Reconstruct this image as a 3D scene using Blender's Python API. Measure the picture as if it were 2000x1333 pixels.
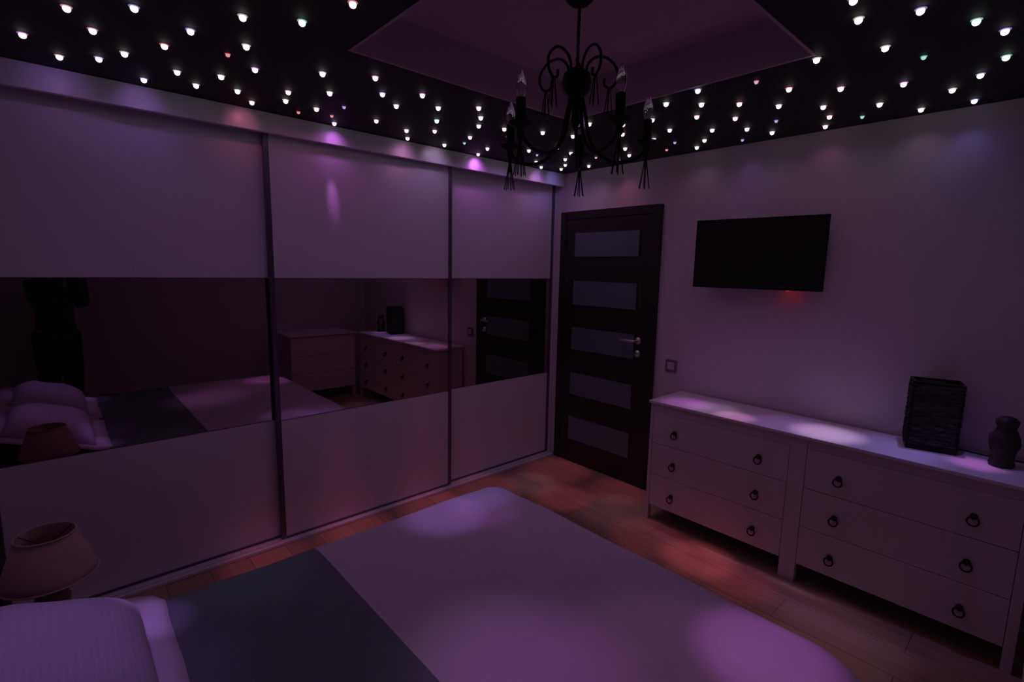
import bpy, bmesh, math, random
from mathutils import Vector, Matrix, noise
random.seed(7)
PI = math.pi
for o in list(bpy.data.objects): bpy.data.objects.remove(o)
sc = bpy.context.scene
C = bpy.data.collections.new('Room'); sc.collection.children.link(C)

# ------------------------------------------------------------------ camera, world, exposure
CAM = Vector((2.8542, -3.1489, 1.6))
YAW, PITCH, ROLL, FPX = 0.8318, -0.1423, 0.0197, 984.0
f_ = Vector((-math.sin(YAW)*math.cos(PITCH), math.cos(YAW)*math.cos(PITCH), math.sin(PITCH)))
r_ = f_.cross(Vector((0, 0, 1))).normalized(); u_ = r_.cross(f_)
r2 = r_*math.cos(ROLL)+u_*math.sin(ROLL); u2 = -r_*math.sin(ROLL)+u_*math.cos(ROLL)
cam = bpy.data.objects.new('camera', bpy.data.cameras.new('camera')); C.objects.link(cam)
M = Matrix((r2, u2, -f_)).transposed().to_4x4(); M.translation = CAM
cam.matrix_world = M
cam.data.sensor_width = 36; cam.data.lens = FPX/2000*36; cam.data.clip_start = 0.03
sc.camera = cam
sc.view_settings.view_transform = 'Standard'; sc.view_settings.look = 'None'
sc.view_settings.gamma = 1; sc.view_settings.exposure = 0.0; sc.view_settings.use_curve_mapping = False
w = bpy.data.worlds.new('night'); sc.world = w; w.use_nodes = True
w.node_tree.nodes['Background'].inputs[0].default_value = (0.01, 0.008, 0.02, 1)
w.node_tree.nodes['Background'].inputs[1].default_value = 0.1
STAR_W = 0.162        # soft light of one ceiling star
TINT = (1.0, 0.77, 1.20)
H = 2.369            # star ceiling height
TR = (1.0, 2.155, -2.29, -1.08, 2.54)   # ceiling tray x0,x1,y0,y1, inner height
XR, YH = 3.5, -3.66  # right wall, head wall

# ------------------------------------------------------------------ materials
def mat(name, col, rough=0.6, metal=0.0, bump=0.0, bscale=60, var=0.0, vscale=4, coat=0.0, spec=0.5, emis=None, estr=0, trans=0):
    m = bpy.data.materials.new(name); m.use_nodes = True; nt = m.node_tree; b = nt.nodes['Principled BSDF']
    b.inputs['Base Color'].default_value = (*col, 1); b.inputs['Roughness'].default_value = rough
    b.inputs['Metallic'].default_value = metal; b.inputs['Coat Weight'].default_value = coat
    b.inputs['Specular IOR Level'].default_value = spec; b.inputs['Transmission Weight'].default_value = trans
    if emis: b.inputs['Emission Color'].default_value = (*emis, 1); b.inputs['Emission Strength'].default_value = estr
    tc = nt.nodes.new('ShaderNodeTexCoord')
    if var:
        n = nt.nodes.new('ShaderNodeTexNoise'); n.inputs['Scale'].default_value = vscale; n.inputs['Detail'].default_value = 4
        nt.links.new(tc.outputs['Object'], n.inputs['Vector'])
        r = nt.nodes.new('ShaderNodeValToRGB'); nt.links.new(n.outputs['Fac'], r.inputs['Fac'])
        r.color_ramp.elements[0].position = .3; r.color_ramp.elements[1].position = .7
        r.color_ramp.elements[0].color = (*[c*(1-var) for c in col], 1); r.color_ramp.elements[1].color = (*[min(1, c*(1+var)) for c in col], 1)
        nt.links.new(r.outputs['Color'], b.inputs['Base Color'])
    if bump:
        n = nt.nodes.new('ShaderNodeTexNoise'); n.inputs['Scale'].default_value = bscale; n.inputs['Detail'].default_value = 3
        nt.links.new(tc.outputs['Object'], n.inputs['Vector'])
        bp = nt.nodes.new('ShaderNodeBump'); bp.inputs['Strength'].default_value = bump; bp.inputs['Distance'].default_value = .01
        nt.links.new(n.outputs['Fac'], bp.inputs['Height']); nt.links.new(bp.outputs['Normal'], b.inputs['Normal'])
    return m

def floor_mat():
    m = mat('oak_laminate', (.45, .3, .2), .38); nt = m.node_tree; b = nt.nodes['Principled BSDF']
    tc = nt.nodes['Texture Coordinate']
    br = nt.nodes.new('ShaderNodeTexBrick'); br.offset = .37
    for k, v in (('Scale', 1), ('Mortar Size', .0015), ('Brick Width', 1.28), ('Row Height', .19), ('Bias', 0)): br.inputs[k].default_value = v
    br.inputs['Color1'].default_value = (.50, .33, .23, 1); br.inputs['Color2'].default_value = (.40, .26, .18, 1); br.inputs['Mortar'].default_value = (.12, .07, .05, 1)
    nt.links.new(tc.outputs['Object'], br.inputs['Vector'])
    mp = nt.nodes.new('ShaderNodeMapping'); mp.inputs['Scale'].default_value = (2, 40, 1); nt.links.new(tc.outputs['Object'], mp.inputs['Vector'])
    n = nt.nodes.new('ShaderNodeTexNoise'); n.inputs['Scale'].default_value = 1; n.inputs['Detail'].default_value = 6; nt.links.new(mp.outputs['Vector'], n.inputs['Vector'])
    mx = nt.nodes.new('ShaderNodeMix'); mx.data_type = 'RGBA'; mx.blend_type = 'MULTIPLY'; mx.inputs['Factor'].default_value = .5
    nt.links.new(br.outputs['Color'], mx.inputs[6]); nt.links.new(n.outputs['Color'], mx.inputs[7])
    r = nt.nodes.new('ShaderNodeValToRGB'); nt.links.new(n.outputs['Fac'], r.inputs['Fac'])
    r.color_ramp.elements[0].color = (.6, .6, .6, 1); r.color_ramp.elements[1].color = (1.25, 1.25, 1.25, 1)
    nt.links.new(r.outputs['Color'], mx.inputs[7]); mx.inputs['Factor'].default_value = 1
    nt.links.new(mx.outputs[2], b.inputs['Base Color'])
    return m

def wood_mat(name, c1, c2, axis=2, rough=.45):
    m = mat(name, c1, rough); nt = m.node_tree; b = nt.nodes['Principled BSDF']; tc = nt.nodes['Texture Coordinate']
    mp = nt.nodes.new('ShaderNodeMapping'); s = [45, 45, 45]; s[axis] = 2.5; mp.inputs['Scale'].default_value = s
    n = nt.nodes.new('ShaderNodeTexNoise'); n.inputs['Scale'].default_value = 1; n.inputs['Detail'].default_value = 5
    r = nt.nodes.new('ShaderNodeValToRGB'); r.color_ramp.elements[0].color = (*c1, 1); r.color_ramp.elements[1].color = (*c2, 1)
    nt.links.new(tc.outputs['Object'], mp.inputs['Vector']); nt.links.new(mp.outputs['Vector'], n.inputs['Vector'])
    nt.links.new(n.outputs['Fac'], r.inputs['Fac']); nt.links.new(r.outputs['Color'], b.inputs['Base Color'])
    return m

def stripe_mat(name, col):
    m = mat(name, col, .85); nt = m.node_tree; b = nt.nodes['Principled BSDF']; tc = nt.nodes['Texture Coordinate']
    wv = nt.nodes.new('ShaderNodeTexWave'); wv.inputs['Scale'].default_value = 20; wv.bands_direction = 'Y'; wv.inputs['Distortion'].default_value = .4
    nt.links.new(tc.outputs['Object'], wv.inputs['Vector'])
    r = nt.nodes.new('ShaderNodeValToRGB'); r.color_ramp.elements[0].color = (*[c*.93 for c in col], 1); r.color_ramp.elements[1].color = (*col, 1)
    nt.links.new(wv.outputs['Fac'], r.inputs['Fac']); nt.links.new(r.outputs['Color'], b.inputs['Base Color'])
    return m

def mirror_mat():
    m = bpy.data.materials.new('bronze_mirror'); m.use_nodes = True; nt = m.node_tree; nt.nodes.clear()
    g = nt.nodes.new('ShaderNodeBsdfGlossy'); g.inputs['Color'].default_value = (.43, .34, .345, 1); g.inputs['Roughness'].default_value = .012
    o = nt.nodes.new('ShaderNodeOutputMaterial'); nt.links.new(g.outputs[0], o.inputs['Surface'])
    return m

MT = dict(
    wall=mat('wall_paint', (.72, .66, .70), .75, bump=.12, bscale=90, var=.03, vscale=3),
    lacquer=mat('white_lacquer_panel', (.80, .79, .86), .3, bump=.015, bscale=8),
    fascia=mat('white_fascia_lacquer', (.80, .79, .88), .32),
    blackceil=mat('black_ceiling', (.006, .005, .006), .7, bump=.1, bscale=120),
    tray=mat('tray_paint', (.66, .58, .60), .85),
    floor=floor_mat(),
    mirror=mirror_mat(),
    alu=mat('brushed_dark_aluminium', (.20, .18, .24), .42, 1),
    rail=mat('pale_aluminium', (.75, .75, .80), .5, .3),
    void=mat('wardrobe_inside', (.05, .045, .05), .8),
    wenge=wood_mat('wenge_veneer', (.012, .008, .008), (.028, .018, .017)),
    glass=mat('frosted_glass', (.13, .175, .21), .4, coat=.4),
    chrome=mat('satin_nickel', (.7, .68, .68), .3, 1),
    dresser=mat('white_painted_wood', (.74, .68, .70), .42, bump=.03, bscale=40),
    dtop=mat('white_painted_top', (.80, .77, .82), .36),
    gap=mat('dresser_inside', (.10, .08, .08), .8),
    iron=mat('black_iron', (.012, .011, .010), .5, .6),
    ring=mat('dark_ring_metal', (.05, .045, .04), .4, .9),
    tvb=mat('tv_bezel', (.004, .004, .005), .22),
    tvs=mat('tv_screen', (.002, .002, .003), .5),
    led=mat('red_led', (.4, .0, .0), .4, emis=(1, .02, .02), estr=.9),
    white=mat('bedspread_cotton', (.66, .60, .70), .9, bump=.25, bscale=220, var=.03, vscale=9),
    grey=mat('grey_blanket', (.19, .22, .25), .95, bump=.4, bscale=260, var=.06, vscale=12),
    pillow=stripe_mat('pillow_cotton', (.66, .63, .76)),
    flange=mat('pillow_flange', (.74, .70, .80), .85, bump=.2, bscale=60),
    shade=mat('lamp_shade_linen', (.55, .40, .34), .9, bump=.3, bscale=300),
    ceram=mat('lamp_ceramic', (.25, .18, .15), .4),
    darkwood=wood_mat('dark_nightstand_wood', (.02, .013, .012), (.05, .035, .03), 0),
    frame=mat('bed_frame', (.08, .06, .06), .6),
    matt=mat('mattress_cloth', (.6, .55, .6), .9),
    rattan=mat('dark_rattan', (.010, .007, .006), .7, bump=.5, bscale=80),
    wax=mat('candle_wax', (.5, .42, .38), .5),
    carved=mat('brown_carved_wood', (.035, .024, .021), .6, bump=.5, bscale=38, var=.5, vscale=30),
    cable=mat('black_cable', (.01, .01, .01), .5),
    bulb=mat('clear_bulb_glass', (.9, .9, .95), .04, trans=1.0),
    switchf=mat('switch_frame', (.22, .19, .19), .4),
    switchw=mat('switch_rocker', (.62, .58, .58), .35),
    skin=mat('skin', (.42, .24, .18), .6),
    hair=mat('dark_hair', (.012, .009, .008), .7, bump=.6, bscale=90),
    shirt=mat('green_grey_shirt', (.045, .06, .055), .9, bump=.2, bscale=60),
    pants=mat('black_trousers', (.01, .01, .014), .9),
    camb=mat('camera_body', (.01, .01, .01), .5),
)

# ------------------------------------------------------------------ mesh helpers
def obj(name, bm, m, parent=None, smooth=False, bevel=0, solid=0, sub=0):
    me = bpy.data.meshes.new(name); bmesh.ops.recalc_face_normals(bm, faces=bm.faces)
    bm.to_mesh(me); bm.free()
    if smooth:
        for p in me.polygons: p.use_smooth = True
    me.materials.append(MT[m] if isinstance(m, str) else m)
    o = bpy.data.objects.new(name, me); C.objects.link(o)
    if parent: o.parent = parent
    if solid: s = o.modifiers.new('s', 'SOLIDIFY'); s.thickness = solid
    if sub: s = o.modifiers.new('u', 'SUBSURF'); s.levels = sub; s.render_levels = sub
    if bevel:
        b = o.modifiers.new('b', 'BEVEL'); b.width = bevel; b.segments = 2; b.limit_method = 'ANGLE'
    return o
def tag(o, label, cat, group=None):
    o['label'] = label; o['category'] = cat
    if group: o['group'] = group
    return o
def thing(name, label, cat, loc=(0, 0, 0), rz=0, group=None):
    o = bpy.data.objects.new(name, None); C.objects.link(o); o.location = loc; o.rotation_euler = (0, 0, rz); o.empty_display_size = .1
    return tag(o, label, cat, group)
def struct(name, bm, m, **k):
    o = obj(name, bm, m, **k); o['kind'] = 'structure'; return o
def bx(bm, x0, x1, y0, y1, z0, z1):
    v = [bm.verts.new((x, y, z)) for x in (x0, x1) for y in (y0, y1) for z in (z0, z1)]
    for f in ((0, 1, 3, 2), (4, 6, 7, 5), (0, 4, 5, 1), (2, 3, 7, 6), (0, 2, 6, 4), (1, 5, 7, 3)): bm.faces.new([v[i] for i in f])
    return bm
def box(*a): return bx(bmesh.new(), *a)
def lathe(bm, prof, n=24, c=(0, 0), axis='z', org=(0, 0, 0)):
    """prof: (radius, height) list"""
    rings = []
    for r, z in prof:
        ring = []
        for i in range(n):
            a = 2*PI*i/n; p = (c[0]+r*math.cos(a), c[1]+r*math.sin(a), z)
            if axis == 'y': p = (org[0]+r*math.cos(a), org[1]+z, org[2]+r*math.sin(a))
            ring.append(bm.verts.new(p))
        rings.append(ring)
    for a, b in zip(rings, rings[1:]):
        for i in range(n): bm.faces.new((a[i], a[(i+1) % n], b[(i+1) % n], b[i]))
    for ring in (rings[0], rings[-1]):
        try: bm.faces.new(ring)
        except ValueError: pass
    return bm
def tube(bm, pts, rad, n=8, closed=False):
    pts = [Vector(p) for p in pts]; N = len(pts); rings = []
    up = Vector((0, 0, 1)); prev = None
    for i, p in enumerate(pts):
        if closed: t = (pts[(i+1) % N]-pts[i-1]).normalized()
        else: t = (pts[min(i+1, N-1)]-pts[max(i-1, 0)]).normalized()
        if prev is None:
            a = t.cross(up)
            if a.length < 1e-3: a = t.cross(Vector((1, 0, 0)))
            a.normalize()
        else:
            a = prev-t*prev.dot(t); a.normalize()
        prev = a; b = t.cross(a); r = rad[i] if isinstance(rad, (list, tuple)) else rad
        rings.append([bm.verts.new(p+a*r*math.cos(2*PI*k/n)+b*r*math.sin(2*PI*k/n)) for k in range(n)])
    M_ = N if closed else N-1
    for i in range(M_):
        A, B = rings[i], rings[(i+1) % N]
        for k in range(n): bm.faces.new((A[k], A[(k+1) % n], B[(k+1) % n], B[k]))
    if not closed: bm.faces.new(rings[0]); bm.faces.new(rings[-1])
    return bm
def spline(ctrl, n=8):
    P = [Vector(c) for c in ctrl]; P = [2*P[0]-P[1]]+P+[2*P[-1]-P[-2]]; out = []
    for i in range(1, len(P)-2):
        for k in range(n):
            t = k/n; a, b, c, d = P[i-1:i+3]
            out.append(.5*((2*b)+(c-a)*t+(2*a-5*b+4*c-d)*t*t+(3*b-a-3*c+d)*t**3))
    out.append(P[-2]); return out

# ------------------------------------------------------------------ the setting
struct('floor', box(-.75, XR, YH, 0, -.1, 0), 'floor')
struct('wall_back', box(-.75, XR+.1, 0, .12, -.1, 2.7), 'wall')
struct('wall_right', box(XR, XR+.12, YH-.1, 0, -.1, 2.7), 'wall')
struct('wall_head', box(-.75, XR+.1, YH-.12, YH, -.1, 2.7), 'wall')
struct('wall_left', box(-.87, -.75, YH-.1, .12, -.1, 2.7), 'wall')
bm = bmesh.new()
x0, x1, y0, y1, zt = TR
for a in ((-.75, x0, YH, 0), (x1, XR, YH, 0), (x0, x1, YH, y0), (x0, x1, y1, 0)): bx(bm, *a, H, H+.02)
struct('ceiling', bm, 'blackceil')
bm = bmesh.new(); t = .012
bx(bm, x0-.1, x1+.1, y0-.1, y1+.1, zt, zt+.03)
for a in ((x0+.0005, x0+t, y0+.0005, y1-.0005), (x1-t, x1-.0005, y0+.0005, y1-.0005), (x0+t, x1-t, y0+.0005, y0+t), (x0+t, x1-t, y1-t, y1-.0005)): bx(bm, *a, H, zt)
struct('ceiling_tray', bm, 'tray')
bm = box(1.01, XR, -.012, 0, 0, .07); struct('baseboard_back', bm, 'dresser', bevel=.003)
struct('baseboard_right', box(XR-.012, XR, YH+.014, -.014, 0, .07), 'dresser', bevel=.003)
struct('baseboard_head', box(.05, XR-.014, YH, YH+.012, 0, .07), 'dresser', bevel=.003)

# ------------------------------------------------------------------ sliding wardrobe
W = thing('sliding_wardrobe', 'full-height white wardrobe with three sliding doors and a bronze mirror band along the left wall', 'wardrobe', (-.35, -1.8, 0))
def wp(name, bm, m, par=None, **k):
    o = obj(name, bm, m, par or W, **k)
    if o.parent == W: o.matrix_parent_inverse = Matrix.Translation((.35, 1.8, 0))
    return o
YW = YH+.005
wp('fascia', box(-.03, -.001, YW, -.003, 2.268, H-.002), 'fascia', bevel=.002)
wp('top_track', box(-.12, -.032, YW, -.003, 2.312, 2.335), 'alu')
bm = bmesh.new(); bx(bm, -.12, -.004, -3.42, -.02, 0.001, .006)
for xx in (-.118, -.083, -.048, -.010): bx(bm, xx, xx+.004, -3.42, -.02, .006, .014)
wp('floor_rail', bm, 'rail')
bm = bmesh.new(); bx(bm, -.72, -.70, YW, -.003, .002, 2.34); bx(bm, -.70, -.125, -.02, -.003, .002, 2.34); bx(bm, -.70, -.125, YW, YW+.02, .002, 2.34); bx(bm, -.7, -.125, YW+.02, -.02, 2.34, 2.36)
wp('carcass', bm, 'void')
wp('side_filler', box(-.12, -.02, YW, -3.43, .002, 2.34), 'lacquer')
wp('wall_filler', box(-.10, -.072, -.019, -.003, .002, 2.34), 'lacquer')
def wdoor(ya, yb, xf):
    s = .028
    d = wp('door', box(xf-.018, xf-.004, ya+s, yb-s, .024, .722), 'lacquer')
    for n_, z0, z1, m in (('upper_panel', 1.526, 2.30, 'lacquer'), ('mirror_panel', .726, 1.522, 'mirror')):
        obj(n_, box(xf-.018, xf-.004, ya+s, yb-s, z0, z1), m, d)
    for a, b in ((ya, ya+s), (yb-s, yb)): obj('stile', box(xf-.026, xf+.002, a, b, .015, 2.311), 'alu', d, bevel=.004)
    bm = bmesh.new(); bx(bm, xf-.02, xf, ya+s, yb-s, .015, .024); obj('bottom_rail', bm, 'alu', d)
    obj('top_rail', box(xf-.02, xf, ya+s, yb-s, 2.30, 2.311), 'alu', d)
    for z in (.722, 1.522): obj('divider_strip', box(xf-.0185, xf-.0035, ya+s, yb-s, z, z+.004), 'alu', d)
wdoor(-3.42, -2.245, -.087); wdoor(-2.28, -1.080, -.052); wdoor(-1.11, -.022, -.087)

# ------------------------------------------------------------------ room door
D = struct('door_1', box(.062, .852, -.030, -.004, .008, 1.995), 'wenge')
bm = bmesh.new(); bx(bm, 0, .06, -.034, -.001, 0, 2.061); bx(bm, .854, .921, -.034, -.001, 0, 2.061); bx(bm, .06, .854, -.034, -.001, 1.999, 2.061)
obj('door_frame', bm, 'wenge', D, bevel=.003)
for z0, z1 in ((1.708, 1.892), (1.324, 1.516), (.96, 1.142), (.581, .766), (.198, .394)):
    obj('glass_pane', box(.157, .757, -.033, -.0305, z0, z1), 'glass', D)
    bm = bmesh.new()
    for a in ((.149, .157, z0-.008, z1+.008), (.757, .765, z0-.008, z1+.008), (.157, .757, z0-.008, z0), (.157, .757, z1, z1+.008)): bx(bm, a[0], a[1], -.0345, -.0302, a[2], a[3])
    obj('pane_bead', bm, 'wenge', D)
bm = lathe(bmesh.new(), [(.026, -.038), (.026, -.030)], 20, axis='y', org=(.79, 0, 1.10)); hp = obj('door_handle', bm, 'chrome', D, True)
tube(bm := bmesh.new(), spline([(.79, -.036, 1.10), (.79, -.07, 1.10), (.775, -.082, 1.10), (.70, -.082, 1.098), (.668, -.078, 1.097)], 5), .009, 10); obj('lever', bm, 'chrome', hp, True)
obj('keyhole_plate', lathe(bmesh.new(), [(.026, -.037), (.026, -.030)], 20, axis='y', org=(.79, 0, 1.005)), 'chrome', D, True)
for z in (.22, 1.02, 1.80): obj('hinge', box(.055, .067, -.042, -.030, z-.045, z+.045), 'iron', D)

S = thing('light_switch', 'square light switch with grey frame on the wall between door and dresser', 'light switch', (1.053, 0, .953))
obj('switch_frame', box(-.043, .043, -.009, -.0005, -.043, .043), 'switchf', S, bevel=.002)
obj('rocker', box(-.026, .026, -.013, -.0092, -.026, .026), 'switchw', S, bevel=.002)

# ------------------------------------------------------------------ television
ang = math.atan2(.055, .715)
T = thing('television', 'black flat-screen television mounted on the wall between the door and the lantern', 'television', (1.5985, -.0895, 1.715), ang)
w2, h2 = .362, .206
obj('back_case', box(-w2+.01, w2-.01, -.006, .022, -h2+.01, h2-.01), 'tvb', T, bevel=.006)
bm = bmesh.new(); b_ = .013
for a in ((-w2, -w2+b_, -h2, h2), (w2-b_, w2, -h2, h2), (-w2+b_, w2-b_, -h2, -h2+.018), (-w2+b_, w2-b_, h2-b_, h2)): bx(bm, a[0], a[1], -.014, -.006, a[2], a[3])
obj('bezel', bm, 'tvb', T, bevel=.002)
obj('screen', box(-w2+b_, w2-b_, -.011, -.007, -h2+.018, h2-b_), 'tvs', T)
obj('wall_bracket', box(-.09, .09, .0225, .050, -.1, .1), 'iron', T)
led = obj('standby_light', lathe(bmesh.new(), [(.0045, -.0035), (.0045, 0)], 10), 'led', T); led.location = (.185, -.008, -h2-.0005)
lp = bpy.data.lights.new('standby_glow', 'POINT'); lp.energy = .02; lp.color = (1, .03, .03); lp.shadow_soft_size = .004
lo = bpy.data.objects.new('standby_glow', lp); C.objects.link(lo); lo.parent = led; lo.location = (0, .02, -.018)

# ------------------------------------------------------------------ long dresser (copied in a loop for the drawers)
def ring_pull(par, x, y, z):
    k = obj('ring_pull', lathe(bmesh.new(), [(.012, -.012), (.014, -.006), (.014, 0)], 16, axis='y', org=(x, y, z)), 'ring', par, True)
    pts = [(x+.019*math.sin(a), y-.014-.003*(1-math.cos(a)), z-.017+.019*math.cos(a)) for a in [2*PI*i/20 for i in range(20)]]
    obj('ring', tube(bmesh.new(), pts, .0036, 8, True), 'ring', k, True)
Dr = thing('dresser', 'long white dresser with six drawers and dark ring pulls standing under the television', 'dresser', (0, 0, 0))
def dp(n_, bm, m, **k): return obj(n_, bm, m, Dr, **k)
dp('top', box(1.143, 2.885, -.402, -.014, .776, .794), 'dtop', bevel=.003)
bm = bmesh.new()
bx(bm, 1.172, 1.976, -.384, -.372, .724, .7755); bx(bm, 2.056, 2.842, -.384, -.372, .731, .7755)
bx(bm, 1.155, 1.172, -.358, -.05, .10, .775); bx(bm, 2.845, 2.872, -.358, -.05, .10, .775); bx(bm, 1.155, 2.872, -.05, -.03, .10, .775)
dp('case', bm, 'dresser', bevel=.001)
dp('inside', box(1.176, 2.842, -.370, -.052, .105, .70), 'gap')
for a in ((1.150, 1.1715), (1.977, 2.0555), (2.8425, 2.878)): dp('leg', box(a[0], a[1], -.386, -.35, 0, .7755), 'dresser', bevel=.0015)
for a in ((1.150, 1.19), (2.84, 2.878)): dp('leg', box(a[0], a[1], -.06, -.018, 0, .10), 'dresser', bevel=.0015)
for xa, xb, kx in ((1.1738, 1.9745, (1.327, 1.827)), (2.0578, 2.8405, (2.206, 2.697))):
    for (za, zb) in ((.522, .7225), (.3135, .519), (.103, .3105)):
        if xa > 2 and zb > .7: zb = .7295
        d = dp('drawer', box(xa, xb, -.385, -.3715, za, zb), 'dresser', bevel=.0015)
        for k in kx: ring_pull(d, k, -.385, (za+zb)/2-.003 if zb < .7 else .617)

# chest by the right wall, seen in the mirror
Ch = thing('chest_of_drawers', 'low white chest seen only in the wardrobe mirror, left of the dresser reflection', 'chest', (0, 0, 0))
cx = 2.905
obj('top', box(cx-.02, XR-.02, -1.225, -.415, .776, .794), 'dtop', Ch, bevel=.003)
obj('case', box(cx+.014, XR-.03, -1.205, -.43, .12, .775), 'dresser', Ch)
for ya in (-1.205, -.47):
    for xa in (cx+.01, XR-.08): obj('leg', box(xa, xa+.04, ya, ya+.04, 0, .119), 'dresser', Ch)
for za, zb in ((.55, .765), (.34, .545), (.125, .335)): 
    d = obj('drawer', box(cx, cx+.013, -1.20, -.435, za, zb), 'dresser', Ch, bevel=.0015)

# ------------------------------------------------------------------ lantern, ornament, cable on the dresser
L = thing('rattan_lantern', 'square black lantern wrapped in tangled rattan standing on the dresser top', 'lantern', (2.487, -.110, .794), math.radians(14))
hw, hh = .094, .312
bm = bmesh.new(); bx(bm, -hw, hw, -hw+.02, hw-.02, 0, .022); obj('base', bm, 'iron', L, bevel=.002)
ly = hw-.02
for sx in (-1, 1):
    for sy in (-1, 1): obj('post', box(sx*hw-.006 if sx > 0 else -hw, hw if sx > 0 else -hw+.012, ly-.012 if sy > 0 else -ly, ly if sy > 0 else -ly+.012, .0225, hh), 'iron', L) if sx < 0 else obj('post', box(hw-.012, hw, ly-.012 if sy > 0 else -ly, ly if sy > 0 else -ly+.012, .0225, hh), 'iron', L)
bm = bmesh.new()
for a in ((-hw, hw, -ly, -ly+.012), (-hw, hw, ly-.012, ly), (-hw, -hw+.012, -ly+.012, ly-.012), (hw-.012, hw, -ly+.012, ly-.012)): bx(bm, *a, hh, hh+.012)
obj('top_frame', bm, 'iron', L, bevel=.001)
bm = bmesh.new()
rnd = random.Random(3)
for k in range(43):
    z = .03+k*.0066+rnd.uniform(-.004, .004); pts = []
    for i in range(28):
        s = i/28*4; e = int(s); q = s-e
        cs = [(-hw, -ly), (hw, -ly), (hw, ly), (-hw, ly)]; A, B = cs[e], cs[(e+1) % 4]
        x = A[0]+(B[0]-A[0])*q; y = A[1]+(B[1]-A[1])*q
        pts.append((x*1.015+rnd.uniform(-.003, .003), y*1.02+rnd.uniform(-.003, .003), min(hh-.004, max(.027, z+.012*math.sin(i*.9+k*1.7)+rnd.uniform(-.005, .005)))))
    tube(bm, pts, .0019, 4, True)
obj('rattan_wrap', bm, 'rattan', L)
bm = bmesh.new(); bx(bm, -hw+.006, hw-.006, -ly+.005, -ly+.008, .023, hh-.002); bx(bm, -hw+.006, hw-.006, ly-.008, ly-.005, .023, hh-.002)
bx(bm, -hw+.005, -hw+.008, -ly+.009, ly-.009, .023, hh-.002); bx(bm, hw-.008, hw-.005, -ly+.009, ly-.009, .023, hh-.002)
obj('inner_screen', bm, mat('smoked_lantern_lining', (.22, .165, .15), .8), L)

O_ = obj('carved_ornament', lathe(bmesh.new(), [(.0, 0), (.040, 0), (.044, .012), (.036, .03), (.042, .06), (.052, .10), (.050, .13), (.036, .155), (.030, .17), (.036, .185), (.038, .20), (.026, .217), (.0, .222)], 28), 'carved', None, True)
O_.location = (2.742, -.16, .794); tag(O_, 'dark brown knobbly carved ornament at the right end of the dresser top', 'ornament')
sb = O_.modifiers.new('d', 'DISPLACE'); tx = bpy.data.textures.new('knobs', 'VORONOI'); tx.noise_scale = .03; sb.texture = tx; sb.strength = .008; sb.mid_level = .5
bm = tube(bmesh.new(), spline([(2.56, -.03, .7975), (2.63, -.045, .7975), (2.70, -.05, .7975), (2.78, -.04, .7975), (2.88, -.035, .7975)], 8), .0032, 6)
tag(obj('power_cable', bm, 'cable', None, True), 'thin black cable lying on the dresser top behind the lantern', 'cable')

# ------------------------------------------------------------------ bed
BX0, BX1, BYF, BYH, BZ = .80, 2.655, -1.375, -3.56, .425
B = thing('bed', 'double bed with dark frame under the white and grey covers', 'bed', (0, 0, 0))
obj('frame', box(BX0+.07, BX1-.07, BYH+.045, BYF-.07, .14, .25), 'frame', B, bevel=.01)
for x in (BX0+.12, BX1-.18):
    for y in (BYH+.08, BYF-.16): obj('leg', box(x, x+.06, y, y+.06, 0, .139), 'frame', B)
obj('mattress', box(BX0+.06, BX1-.06, BYH+.05, BYF-.06, .255, .385), 'matt', B, bevel=.04)
bm = bmesh.new(); bx(bm, BX0+.03, BX1-.03, BYH-.03, BYH+.035, .0, .66)
obj('headboard', bm, 'frame', B, bevel=.03)
def rrect(x0, x1, y0, y1, r, z, n=10, m=26):
    pts = []
    q_ = max(.03, r-.11)     # the foot corner by the wardrobe is tighter
    for cx_, cy_, a0, r in ((x1-r, y1-r, 0, r), (x0+q_, y1-q_, PI/2, q_), (x0+r, y0+r, PI, r), (x1-r, y0+r, 1.5*PI, r)):
        for i in range(n+1): a = a0+PI/2*i/n; pts.append(Vector((cx_+r*math.cos(a), cy_+r*math.sin(a), z)))
    out = []
    for i, p in enumerate(pts):
        q = pts[(i+1) % len(pts)]; out.append(p)
        if (q-p).length > .25:
            for k in range(1, m): out.append(p.lerp(q, k/m))
    return out
def spread():
    bm = bmesh.new(); loops = []
    y0 = BYH+.055
    prof = []
    for i in range(9): prof.append((.62-i*.066, BZ+.004))
    for i in range(1, 7): a = PI/2*i/6; prof.append((.092*(1-math.sin(a)), BZ-.092*(1-math.cos(a))))
    prof += [(-.004, BZ-.16), (-.012, .20), (-.016, .13)]
    for s, z in prof:
        r = max(.03, .24-s) if s > 0 else .24
        lp_ = rrect(BX0+s, BX1-s, y0+min(s, .04), BYF-s, r, z)
        ring = []
        for j, p in enumerate(lp_):
            q = p.copy()
            nz = noise.noise(Vector((q.x*3.2, q.y*3.2, 0)))*.007+noise.noise(Vector((q.x*9, q.y*9, 3)))*.0022
            if z > BZ-.05: q.z += nz*max(0, min(1, 1-(s-.1)/.42))
            elif z < .34: 
                k = .010*math.sin(j*.9+noise.noise(Vector((j*.2, 0, 0)))*4)*(BZ-z)/.3
                c = Vector(((BX0+BX1)/2, (y0+BYF)/2, q.z)); dv = (q-c).normalized(); q += dv*k
            ring.append(bm.verts.new(q))
        loops.append(ring)
    n = len(loops[0])
    for a, b in zip(loops, loops[1:]):
        for i in range(n): bm.faces.new((a[i], a[(i+1) % n], b[(i+1) % n], b[i]))
    bm.faces.new(loops[0])
    return bm
SPL = -2.425
bm = spread(); bmesh.ops.bisect_plane(bm, geom=bm.verts[:]+bm.edges[:]+bm.faces[:], plane_co=(0, SPL, 0), plane_no=(0, 1, 0), clear_inner=True)
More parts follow.
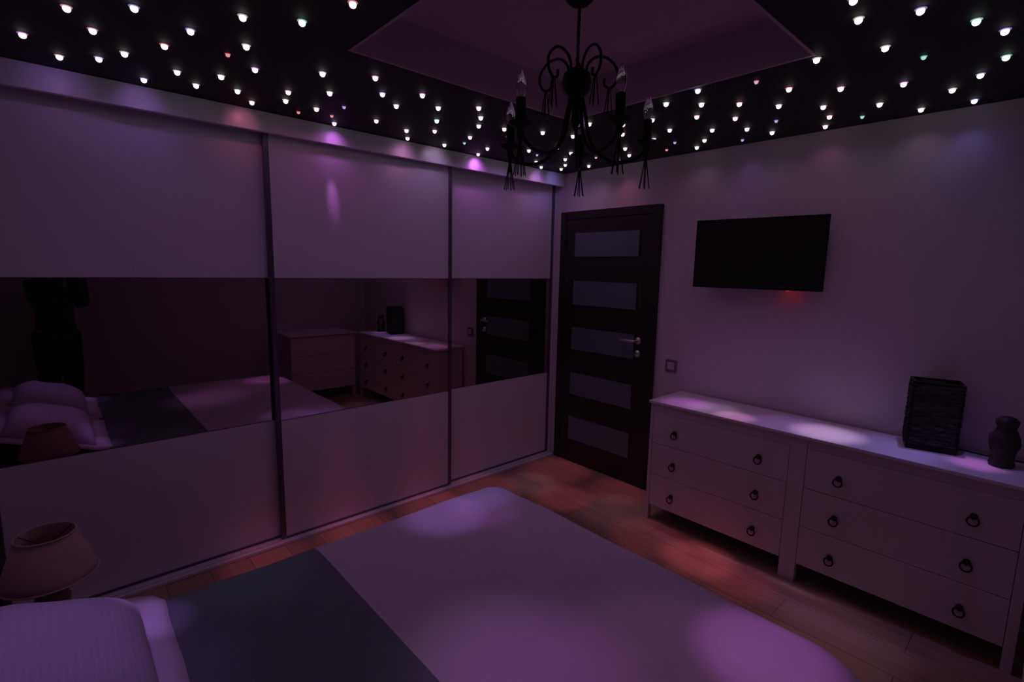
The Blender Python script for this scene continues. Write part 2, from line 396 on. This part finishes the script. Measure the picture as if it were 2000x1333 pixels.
tag(obj('bedspread', bm, 'white', None, True, solid=-.006), 'pale lilac-white bedspread covering the foot half of the bed', 'bedspread')
bm = spread(); bmesh.ops.bisect_plane(bm, geom=bm.verts[:]+bm.edges[:]+bm.faces[:], plane_co=(0, SPL-.0005, 0), plane_no=(0, 1, 0), clear_outer=True)
tag(obj('blanket', bm, 'grey', None, True, solid=-.006), 'dark grey blanket laid across the bed between pillow and white bedspread', 'blanket')

for o in C.objects:
    if o.name in ('bedspread', 'blanket'): e_ = o.modifiers.new('e', 'EDGE_SPLIT'); e_.split_angle = math.radians(40)
def pillow(cx_, cy_, z0, tilt, wx, wy, th, label, seed, rz=0):
    """body with a flat flange all round"""
    n = 34
    def P(u, v):
        fx, fy = abs(u), abs(v)
        g = max(0, 1-fx**3.4)*max(0, 1-fy**3.4)
        h = th*g**.55
        pl = noise.noise(Vector((u*2+seed, v*2, 0)))*.010*g
        return h, pl
    bm = bmesh.new(); top = {}; bot = {}
    for i in range(n+1):
        for j in range(n+1):
            u, v = -1+2*i/n, -1+2*j/n; h, pl = P(u, v)
            pin = 1-.05*(1-abs(v)**2)*abs(u)**6
            x, y = u*wx*pin, v*wy*(1-.05*(1-abs(u)**2)*abs(v)**6)
            top[i, j] = bm.verts.new((x, y, h*.8+pl)); 
            bot[i, j] = top[i, j] if i in (0, n) or j in (0, n) else bm.verts.new((x, y, -h*.28))
    for i in range(n):
        for j in range(n):
            bm.faces.new((top[i, j], top[i+1, j], top[i+1, j+1], top[i, j+1]))
            bm.faces.new((bot[i, j], bot[i, j+1], bot[i+1, j+1], bot[i+1, j]))
    p = obj('pillow', bm, 'pillow', None, True)
    # flange
    bm = bmesh.new(); ring0, ring1, ring2 = [], [], []
    N = 240
    for k in range(N):
        s = k/N*4; e = int(s); q = s-e
        cs = [(-1, -1), (1, -1), (1, 1), (-1, 1)]; A, B_ = cs[e], cs[(e+1) % 4]
        u, v = A[0]+(B_[0]-A[0])*q, A[1]+(B_[1]-A[1])*q
        x, y = u*wx*(1-.05*(1-abs(v)**2)*abs(u)**6), v*wy*(1-.05*(1-abs(u)**2)*abs(v)**6)
        L_ = max(abs(u), abs(v)); d = Vector((u*wx*.3+(wx if abs(u) == 1 else 0)*u, v*wy*.3+(wy if abs(v) == 1 else 0)*v, 0)).normalized()
        wv = .0035*math.sin(k*.21+seed)+.002*math.sin(k*.47)
        ring0.append(bm.verts.new((x-d.x*.006, y-d.y*.006, .004)))
        ring1.append(bm.verts.new((x+d.x*.040, y+d.y*.040, .012*max(0, d.y)+wv*.4)))
        ring2.append(bm.verts.new((x+d.x*.082, y+d.y*.082, .016*max(0, d.y)-.004+wv*.7)))
    for a, b in ((ring0, ring1), (ring1, ring2)):
        for k in range(N): bm.faces.new((a[k], a[(k+1) % N], b[(k+1) % N], b[k]))
    fl = obj('flange', bm, 'flange', p, True, solid=.004)
    p.location = (cx_, cy_, z0); p.rotation_euler = (tilt, 0, rz)
    return tag(p, label, 'pillow')
pillow(1.24, -3.235, .531, math.radians(-19), .335, .222, .155, 'plump white striped pillow with frilled edge at the bed head nearest the wardrobe', 1)
pillow(2.07, -3.235, .531, math.radians(-19), .335, .222, .155, 'second white striped pillow, farther from the wardrobe and seen in its mirror', 5)

# ------------------------------------------------------------------ nightstand and lamp
N_ = thing('nightstand', 'small dark wooden nightstand squeezed between bed and wardrobe', 'nightstand', (0, 0, 0))
nz = .345
obj('top', box(.51, .768, -3.5, -3.13, nz-.02, nz), 'darkwood', N_, bevel=.003)
obj('case', box(.525, .76, -3.49, -3.14, .14, nz-.0205), 'darkwood', N_)
obj('drawer', box(.54, .745, -3.1395, -3.133, .20, nz-.035), 'darkwood', N_, bevel=.002)
for x in (.525, .73):
    for y in (-3.49, -3.17): obj('leg', box(x, x+.03, y, y+.03, 0, .1395), 'darkwood', N_)
def lathe_open(prof, n=40):
    bm = bmesh.new(); rings = [[bm.verts.new((r*math.cos(2*PI*i/n), r*math.sin(2*PI*i/n), z)) for i in range(n)] for r, z in prof]
    for a, b in zip(rings, rings[1:]):
        for i in range(n): bm.faces.new((a[i], a[(i+1) % n], b[(i+1) % n], b[i]))
    return bm
La = thing('bedside_lamp', 'bedside lamp with beige tapered fabric shade, switched off, standing beside the near pillow', 'lamp', (.645, -3.235, nz))
obj('base', lathe(bmesh.new(), [(.0, 0), (.052, 0), (.054, .01), (.03, .03), (.042, .07), (.05, .11), (.035, .15), (.014, .18), (.012, .22), (0, .222)], 28), 'ceram', La, True)
sh = obj('lamp_shade', lathe_open([(.129, .195), (.123, .215), (.079, .345)]), 'shade', La, True, solid=.002)
for r, z in ((.0795, .345), (.1295, .195)): obj('shade_trim', tube(bmesh.new(), [(r*math.cos(2*PI*i/40), r*math.sin(2*PI*i/40), z) for i in range(40)], .0028, 6, True), mat('shade_trim', (.62, .48, .42), .8), sh, True)
bm = bmesh.new()
for k in range(3): a = k*2*PI/3; tube(bm, [(0, 0, .30), (.079*math.cos(a), .079*math.sin(a), .34)], .0015, 5)
tube(bm, [(0, 0, .223), (0, 0, .30)], .010, 8); obj('shade_holder', bm, 'iron', La)

# ------------------------------------------------------------------ chandelier
CH = thing('chandelier', 'black iron chandelier with five candle arms hanging from the pale ceiling tray', 'chandelier', (1.612, -1.735, 0))
obj('ceiling_rose', lathe(bmesh.new(), [(.012, 2.492), (.035, 2.503), (.052, 2.522), (.056, 2.539)], 24), 'iron', CH, True)
bm = bmesh.new()
z = 2.494; k = 0
while z > 2.30:
    pts = []
    for i in range(12):
        a = 2*PI*i/12; l, s = .0085*math.sin(a), .0055*math.cos(a)
        pts.append((s, 0, z-.006+l) if k % 2 else (0, s, z-.006+l))
    tube(bm, pts, .002, 5, True); z -= .0125; k += 1
tube(bm, spline([(.003, .002, 2.495), (-.004, .003, 2.42), (.004, -.002, 2.36), (0, 0, 2.29)], 5), .0022, 5)
obj('chain', bm, 'iron', CH)
obj('body', lathe(bmesh.new(), [(.006, 2.305), (.010, 2.295), (.030, 2.289), (.046, 2.275), (.052, 2.245), (.046, 2.217), (.028, 2.203), (.016, 2.19), (.012, 2.14), (.018, 2.12), (.010, 2.10), (.002, 2.085)], 24), 'iron', CH, True)
ph0 = math.radians(-48.9-5)
def polar(a, r, z): return (r*math.cos(a), r*math.sin(a), z)
for k in range(5):
    a = ph0+math.radians(36+72*k)
    arm = obj('arm', tube(bmesh.new(), spline([polar(a, .02, 2.21), polar(a, .036, 2.14), polar(a, .06, 2.05), polar(a, .12, 1.995), polar(a, .19, 1.99), polar(a, .245, 2.015), polar(a, .264, 2.05)], 6), .0065, 8), 'iron', CH, True)
    c = (polar(a, .264, 0)[0], polar(a, .264, 0)[1])
    obj('candle_cup', lathe(bmesh.new(), [(.004, 2.01), (.014, 2.025), (.010, 2.04), (.016, 2.048), (.038, 2.058), (.040, 2.064), (.016, 2.066), (.0155, 2.137), (.0145, 2.138)], 20, c), 'iron', arm, True)
    obj('bulb', lathe(bmesh.new(), [(.008, 2.1385), (.0125, 2.147), (.017, 2.167), (.0155, 2.187), (.009, 2.207), (.003, 2.222), (.0005, 2.225)], 16, c), 'bulb', arm, True)
    bm = bmesh.new()
    for j in range(6):
        b = j*PI/3; tube(bm, [(c[0]+.003*math.cos(b), c[1]+.003*math.sin(b), 2.006), (c[0]+.008*math.cos(b), c[1]+.008*math.sin(b), 1.97), (c[0]+.020*math.cos(b), c[1]+.020*math.sin(b), 1.90)], .0018, 4)
    tube(bm, [(c[0], c[1], 2.015), (c[0], c[1], 1.99), (c[0], c[1], 1.965)], [.007, .005, .003], 8)
    obj('tassel', bm, 'iron', arm)
    sr = obj('scroll', tube(bmesh.new(), spline([polar(a, .030, 2.275), polar(a, .040, 2.315), polar(a, .072, 2.338), polar(a, .112, 2.332), polar(a, .142, 2.300), polar(a, .143, 2.262), polar(a, .122, 2.238), polar(a, .100, 2.245), polar(a, .098, 2.266)], 6), .0048, 7), 'iron', CH, True)
    bm = bmesh.new(); sx, sy, _ = polar(a, .118, 0)
    for j in range(5):
        b = j*2*PI/5; tube(bm, [(sx+.004*math.cos(b), sy+.004*math.sin(b), 2.237), (sx+.016*math.cos(b), sy+.016*math.sin(b), 2.145)], .0018, 4)
    obj('scroll_tassel', bm, 'iron', sr)

# ------------------------------------------------------------------ photographer, seen in the mirror only
PX, PY = 3.10, -3.155
Pn = thing('person', 'person in dark clothes holding up a camera beside the bed, seen in mirror', 'person', (PX, PY, 0), math.radians(0))
fd = Vector((-.74, .67, 0)); rt = Vector((fd.y, -fd.x, 0))   # facing, right hand
def Q(f, s, z): v = fd*f+rt*s; return (v.x, v.y, z)
def skin_obj(name, nodes, edges, m, parent, sub=2, root=0):
    me = bpy.data.meshes.new(name); me.from_pydata([n_[0] for n_ in nodes], edges, []); me.materials.append(MT[m])
    o = bpy.data.objects.new(name, me); C.objects.link(o); o.parent = parent
    s = o.modifiers.new('skin', 'SKIN'); s.use_smooth_shade = True
    for i, n_ in enumerate(nodes):
        r = n_[1]; me.skin_vertices[0].data[i].radius = r if isinstance(r, tuple) else (r, r); me.skin_vertices[0].data[i].use_root = (i == root)
    u = o.modifiers.new('u', 'SUBSURF'); u.levels = sub; u.render_levels = sub
    return o
hip = Q(0, 0, .92)
nodes = [(hip, .095), (Q(.0, 0, 1.08), .105), (Q(.01, 0, 1.25), .13), (Q(.01, 0, 1.38), .11), (Q(.03, 0, 1.46), .05), (Q(.05, 0, 1.53), .055), (Q(.055, 0, 1.60), .085), (Q(.05, 0, 1.67), .075)]
edges = [(0, 1), (1, 2), (2, 3), (3, 4), (4, 5), (5, 6), (6, 7)]
for s in (-1, 1):
    i = len(nodes)
    nodes += [(Q(.0, s*.17, 1.38), .058), (Q(.08, s*.20, 1.17), .044), (Q(.17, s*.12, 1.38), .034), (Q(.20, s*.075, 1.52), .026), (Q(.205, s*.065, 1.56), .030)]
    edges += [(3, i), (i, i+1), (i+1, i+2), (i+2, i+3), (i+3, i+4)]
    i = len(nodes)
    nodes += [(Q(0, s*.10, .84), .078), (Q(.01, s*.11, .50), .062), (Q(-.02, s*.115, .12), .042), (Q(-.02, s*.115, .055), .040), (Q(.12, s*.13, .035), .034)]
    edges += [(0, i), (i, i+1), (i+1, i+2), (i+2, i+3), (i+3, i+4)]
body = skin_obj('body', nodes, edges, 'skin', Pn)
for s in (-1, 1):   # fingers wrapped on the camera body
    for k in range(4):
        z = 1.545+.019*k
        skin_obj('finger', [(Q(.205, s*.060, z), .0095), (Q(.232, s*.078, z+.003), .009), (Q(.250, s*.062, z+.004), .008), (Q(.253, s*.042, z+.004), .0075)], [(0, 1), (1, 2), (2, 3)], 'skin', body, 1)
    skin_obj('thumb', [(Q(.20, s*.06, 1.545), .011), (Q(.185, s*.04, 1.553), .010), (Q(.186, s*.024, 1.565), .009)], [(0, 1), (1, 2)], 'skin', body, 1)
sn = [(Q(0, 0, .86), .165), (Q(0, 0, .97), .158), (Q(0, 0, 1.08), .14), (Q(.01, 0, 1.25), .145), (Q(.01, 0, 1.385), .12), (Q(.02, 0, 1.43), .07)]
se = [(0, 1), (1, 2), (2, 3), (3, 4), (4, 5)]
for s in (-1, 1):
    i = len(sn); sn += [(Q(0, s*.17, 1.38), .072), (Q(.08, s*.20, 1.17), .058), (Q(.17, s*.12, 1.38), .046), (Q(.192, s*.085, 1.48), .036)]; se += [(4, i), (i, i+1), (i+1, i+2), (i+2, i+3)]
skin_obj('shirt', sn, se, 'shirt', Pn)
tn = [(Q(0, 0, 1.0), .145), (Q(0, 0, .90), .158)]; te = [(0, 1)]
for s in (-1, 1):
    i = len(tn); tn += [(Q(0, s*.10, .84), .11), (Q(.01, s*.11, .50), .078), (Q(-.02, s*.115, .13), .06)]; te += [(1, i), (i, i+1), (i+1, i+2)]
skin_obj('trousers', tn, te, 'pants', Pn)
for s in (-1, 1): skin_obj('shoe', [(Q(-.06, s*.115, .045), .042), (Q(.03, s*.12, .045), .044), (Q(.14, s*.13, .038), .036)], [(0, 1), (1, 2)], 'pants', Pn, 1)
skin_obj('hair', [(Q(-.025, 0, 1.56), .075), (Q(.0, 0, 1.64), .088), (Q(.035, 0, 1.70), .072)], [(0, 1), (1, 2)], 'hair', Pn)
fn = skin_obj('nose', [(Q(.13, 0, 1.625), .008), (Q(.150, 0, 1.595), .013)], [(0, 1)], 'skin', body, 1)
for s in (-1, 1): skin_obj('ear', [(Q(.05, s*.085, 1.585), .010), (Q(.045, s*.092, 1.615), .013)], [(0, 1)], 'skin', body, 1)
Cm = thing('digital_camera', 'black photo camera held in both hands of the person, seen in the mirror', 'camera', (PX, PY, 1.585), math.atan2(fd.y, fd.x))
obj('camera_body', box(.195, .238, -.055, .055, -.038, .038), 'camb', Cm, bevel=.006)
obj('viewfinder_hump', box(.195, .236, -.02, .02, .039, .056), 'camb', Cm, bevel=.004)
bm = tube(bmesh.new(), [(.2385, 0, 0), (.262, 0, 0), (.27, 0, 0)], [.028, .028, .026], 20); obj('lens', bm, 'camb', Cm)

# ------------------------------------------------------------------ ceiling stars
STARS = """130,17,p 262,17,b 474,35,w 590,45,g 44,69,m 181,61,p 372,62,v 689,9,r 321,91,r 481,92,w 445,109,R 116,112,p 193,116,v 243,106,w
281,157,v 346,142,w 432,151,w 498,137,m 383,168,w 464,179,w 492,201,r 563,181,m 558,198,w 630,145,W 644,183,w 583,221,R 618,214,w 672,211,B 648,228,R 653,242,m
733,153,m 747,185,b 774,208,w 825,187,m 735,237,r 856,212,w 853,237,g 849,257,p 794,256,w 796,271,p 868,284,w 907,281,G 918,269,p 952,291,p 934,302,m 935,212,p 939,231,w 935,247,w
985,253,p 991,269,B 1060,260,W 1119,267,w 1151,243,w 1217,244,p 1216,263,p 1089,289,p 1156,284,R 1033,295,w 1049,304,V 1115,300,w 1104,312,w 1104,323,p 1096,331,w 1047,317,p 1057,327,p 996,311,w
1164,309,P 1150,325,w 1221,291,w 1229,304,p 1210,316,p 1274,235,b 1301,204,w 1308,255,b 1277,273,p 1318,280,V 1302,294,R
1667,2,m 1677,40,w 1798,22,v 1907,43,g 1963,62,v 1729,95,w 1804,114,G 1965,113,g 1915,148,b 1595,118,w 1477,162,P 1541,175,r 1642,174,p 1765,165,m 1860,177,w 1903,198,b
1363,178,b 1370,205,w 1444,204,r 1521,208,p 1608,210,p 1718,205,w 1799,215,w 1361,229,r 1436,232,p 1620,229,r 1516,238,V 1684,230,G 1391,255,v 1459,253,p 1508,260,w 1612,248,p 1376,275,p 1450,275,V 1361,289,w"""
COL = dict(w=('white', (1, .86, .82)), p=('pink', (1, .42, .62)), m=('magenta', (.95, .22, .95)), r=('red', (1, .16, .22)), b=('blue', (.35, .35, 1)),
           v=('violet', (.62, .32, 1)), g=('green', (.35, 1, .75)))
def pixdir(u, v):
    a = (u-1000)/FPX; b = -(v-666.5)/FPX
    return (f_+r2*a+u2*b)
def lerp3(a, b, t): return tuple(a[i]*(1-t)+b[i]*t for i in range(3))
SM = {}
for k, (nm, c) in COL.items():
    core = lerp3(c, (1, 1, 1), .72); dim = lerp3(c, (1, 1, 1), .25)
    SM[k] = (mat('star_core_'+nm, (.5, .5, .5), .3, emis=core, estr=2.0), mat('star_halo_'+nm, (.2, .2, .2), .4, emis=c, estr=.3), mat('star_dim_'+nm, (.3, .3, .3), .3, emis=dim, estr=.75))
def star_mesh(k, small):
    r = .0075 if small else .0108
    bm = lathe(bmesh.new(), [(r*.75, 0), (r*.98, -r*.45), (r, -r*.8), (r*.85, -r*1.25), (r*.5, -r*1.55), (.0005, -r*1.7)], 12)
    me = bpy.data.meshes.new('star_lens'); bm.to_mesh(me); bm.free(); me.materials.append(SM[k][2] if small else SM[k][0])
    for p in me.polygons: p.use_smooth = True
    q = r*1.4; bm = lathe(bmesh.new(), [(r*.9, -.0006), (q, -.0010), (q, -.0022), (r*.9, -.003)], 12)  # coloured glare halo of the star, modelled as a faintly glowing ring
    m2 = bpy.data.meshes.new('star_halo'); bm.to_mesh(m2); bm.free(); m2.materials.append(SM[k][1])
    return me, m2
SMESH = {(k, s): star_mesh(k, s) for k in COL for s in (0, 1)}
def star_lamp(par, k, e, spread_, tilt=(0, 0), name='star_light', blend=1.0, soft=.012):
    key = (k, round(e, 5), spread_, blend)
    c = lerp3(COL[k][1], (1, 1, 1), .12)
    if key not in LCACHE:
        l = bpy.data.lights.new(name, 'SPOT'); l.energy = e; l.spot_size = math.radians(spread_); l.spot_blend = blend
        l.shadow_soft_size = soft; l.color = tuple(c[i]*TINT[i] for i in range(3)); LCACHE[key] = l
    o = bpy.data.objects.new(name, LCACHE[key]); C.objects.link(o); o.parent = par; o.location = (0, 0, -.022); o.rotation_euler = (tilt[0], tilt[1], 0)
    return o
LCACHE = {}
STAR_OBJ = []
def put_star(x, y, k, small, label, group, wgt=1.0):
    me, m2 = SMESH[k, small]
    o = bpy.data.objects.new('ceiling_star', me); C.objects.link(o); o.location = (x, y, H-.0006)
    r = bpy.data.objects.new('star_halo', m2); C.objects.link(r); r.parent = o
    tag(o, label, 'star light', group); STAR_OBJ.append((o, k))
    edge = x < .30; star_lamp(o, 'v' if edge and k == 'w' else k, STAR_W*(.5 if small else 1)*wgt*((1.5 if y > -2.1 else .7) if edge else (.75 if y < -2.1 or x > 2.3 else 1)), 168 if edge else 140)
    return o
ZONES = {}
for s in STARS.split():
    u, v, k = s.split(','); small = int(k.isupper() and k != 'W'); k = k.lower()
    d = pixdir(float(u), float(v)); t_ = (H-.008-CAM.z)/d.z; x, y = CAM.x+d.x*t_, CAM.y+d.y*t_
    if x < .03: x = .03
    if y > -.03: y = -.03
    nm = COL[k][0]; sz = 'faint ' if small else ''
    if y > TR[3]-.02 and x < 1.0: z_ = 'in the ceiling corner above the door'
    elif x < 1.0: z_ = 'in the ceiling along the wardrobe'
    elif y > TR[3] and x < 2.16: z_ = 'between pale ceiling tray and television wall'
    elif y > TR[3]: z_ = 'in the ceiling over the dresser end'
    else: z_ = 'beside the pale ceiling tray at the frame top'
    ZONES.setdefault((z_, sz+nm), []).append((float(u), float(v), put_star(x, y, k, small, '', '')))
ORD = 'leftmost second third fourth fifth sixth seventh eighth ninth tenth eleventh twelfth thirteenth fourteenth fifteenth sixteenth seventeenth eighteenth nineteenth twentieth'.split()
for (z_, nm), L_ in ZONES.items():
    L_.sort(key=lambda q: (q[0], q[1])); n_ = len(L_)
    for i, q in enumerate(L_):
        if n_ == 1: lab = 'the only %s star light %s' % (nm, z_)
        elif i == n_-1: lab = 'rightmost %s star light %s' % (nm, z_)
        elif i == 0: lab = 'leftmost %s star light %s' % (nm, z_)
        else: lab = '%s from left of the %s star lights %s' % (ORD[i], nm, z_)
        q[2]['label'] = lab; q[2]['group'] = '%s star lights %s' % (nm, z_)
rs = random.Random(11)
ks = 'wpmvbrwpwv'
n_ = 0
while n_ < 34:      # unseen stars added over the near part of the room for ambient light
    x, y = rs.uniform(.15, XR-.15), rs.uniform(YH+.12, -.3)
    if TR[0]-.06 < x < TR[1]+.06 and TR[2]-.06 < y < TR[3]+.06: continue
    d = Vector((x, y, H))-CAM; c = (d.dot(r2), d.dot(u2), d.dot(f_))
    if c[2] > .02 and abs(c[0]/c[2]) < 1.04 and abs(c[1]/c[2]) < .70: continue
    put_star(x, y, ks[n_ % len(ks)], 0, 'unseen star light added for ambient light in near part of the black ceiling', 'unseen stars added for ambient light', .42); n_ += 1
def near_star(x, y, zt_, k, e, spread_, blend=1.0):
    """narrow beam of the star closest to being right above the patch it lights"""
    best = min(STAR_OBJ, key=lambda q: (q[0].location.x-x)**2+(q[0].location.y-y)**2+(0 if q[1] == k else .12))[0]
    dx, dy, dz = x-best.location.x, y-best.location.y, zt_-best.location.z
    o = star_lamp(best, k, e*{.42: 6, .79: 15, 0: 10}.get(zt_, 6), spread_, name='star_beam', blend=blend)
    o.rotation_euler = Vector((dx, dy, dz)).to_track_quat('-Z', 'Y').to_euler()
for a in ((.97, -1.85, .42, 'v', 3.4, 15), (1.08, -1.68, .42, 'm', 1.0, 13), (.92, -1.62, .42, 'b', 1.6, 13), (2.36, -1.60, .42, 'm', 4.2, 16), (2.20, -1.85, .42, 'p', .9, 26), (1.93, -2.22, .42, 'm', 1.6, 24),
          (.89, -2.70, .42, 'g', .5, 18), (.87, -1.45, .42, 'b', 1.0, 18), (1.8, -2.3, .42, 'w', .7, 22),
          (1.34, -.29, .79, 'm', 1.5, 14), (1.66, -.34, .79, 'p', 2.4, 10), (1.50, -.28, .79, 'w', .9, 14), (2.10, -.26, .79, 'w', 2.6, 15), (1.95, -.32, .79, 'v', 1.0, 22), (2.35, -.28, .79, 'b', 1.2, 22), (2.60, -.3, .79, 'b', .6, 24), (2.67, -.22, .79, 'm', 1.9, 9),
          (1.62, -.58, 0, 'r', 7.5, 12), (1.87, -.62, 0, 'r', 3.6, 11), (1.3, -.58, 0, 'r', 3.0, 14), (.60, -.58, 0, 'r', 3.8, 13), (.97, -.45, 0, 'w', 1.5, 16), (.30, -.60, 0, 'w', 1.8, 13), (.25, -.25, 0, 'r', 3.0, 16), (.8, -.2, 0, 'r', 2.5, 14), (.10, -1.9, 0, 'r', 4.0, 14), (.10, -2.4, 0, 'r', 3.0, 14), (.10, -1.35, 0, 'r', 4.0, 14), (.12, -.9, 0, 'r', 3.0, 14), (2.3, -.7, 0, 'w', 1.5, 18),
          (.98, -3.0, .5, 'v', 3.6, 9), (1.25, -3.2, .6, 'v', 1.6, 26), (2.4, -2.98, .5, 'b', 3.0, 10), (2.1, -3.2, .6, 'v', 1.5, 26)):
    near_star(*a)
# stars beside the fascia rake it with light
for yy, k, e, sp in ((-1.90, 'm', .05, 80), (-1.46, 'p', .03, 100), (-.90, 'm', .10, 100), (-1.25, 'w', .03, 110), (-2.40, 'r', .035, 80), (-2.80, 'v', .03, 100), (-3.1, 'v', .03, 100), (-.30, 'v', .05, 100), (-.12, 'b', .05, 80)):
    best = min([q for q in STAR_OBJ if q[0].location.x < .3], key=lambda q: abs(q[0].location.y-yy)*2+q[0].location.x)[0]
    o = star_lamp(best, k, e*5, sp, name='star_beam')
    o.rotation_euler = Vector((-best.location.x-.01, (yy-best.location.y)*.6, -.06)).to_track_quat('-Z', 'Y').to_euler()
for yy, zz, e in ((-1.915, 2.02, 1.3), ):
    best = min([q for q in STAR_OBJ if q[0].location.x < .12], key=lambda q: abs(q[0].location.y-yy))[0]
    o = star_lamp(best, 'm', e*2.6, 13, name='star_beam'); o.rotation_euler = Vector((-.052-best.location.x, yy-best.location.y, zz-H)).to_track_quat('-Z', 'Y').to_euler()
for xx, k, e in ((.62, 'r', .10), (.25, 'w', .05), (.45, 'p', .05), (1.5, 'v', .05), (2.45, 'b', .06)):
    best = min([q for q in STAR_OBJ if q[0].location.y > -.35], key=lambda q: abs(q[0].location.x-xx)*2-q[0].location.y)[0]
    o = star_lamp(best, k, e*2, 80, name='star_beam')
    o.rotation_euler = Vector((xx-best.location.x, .05-.5*best.location.y, -.35)).to_track_quat('-Z', 'Y').to_euler()
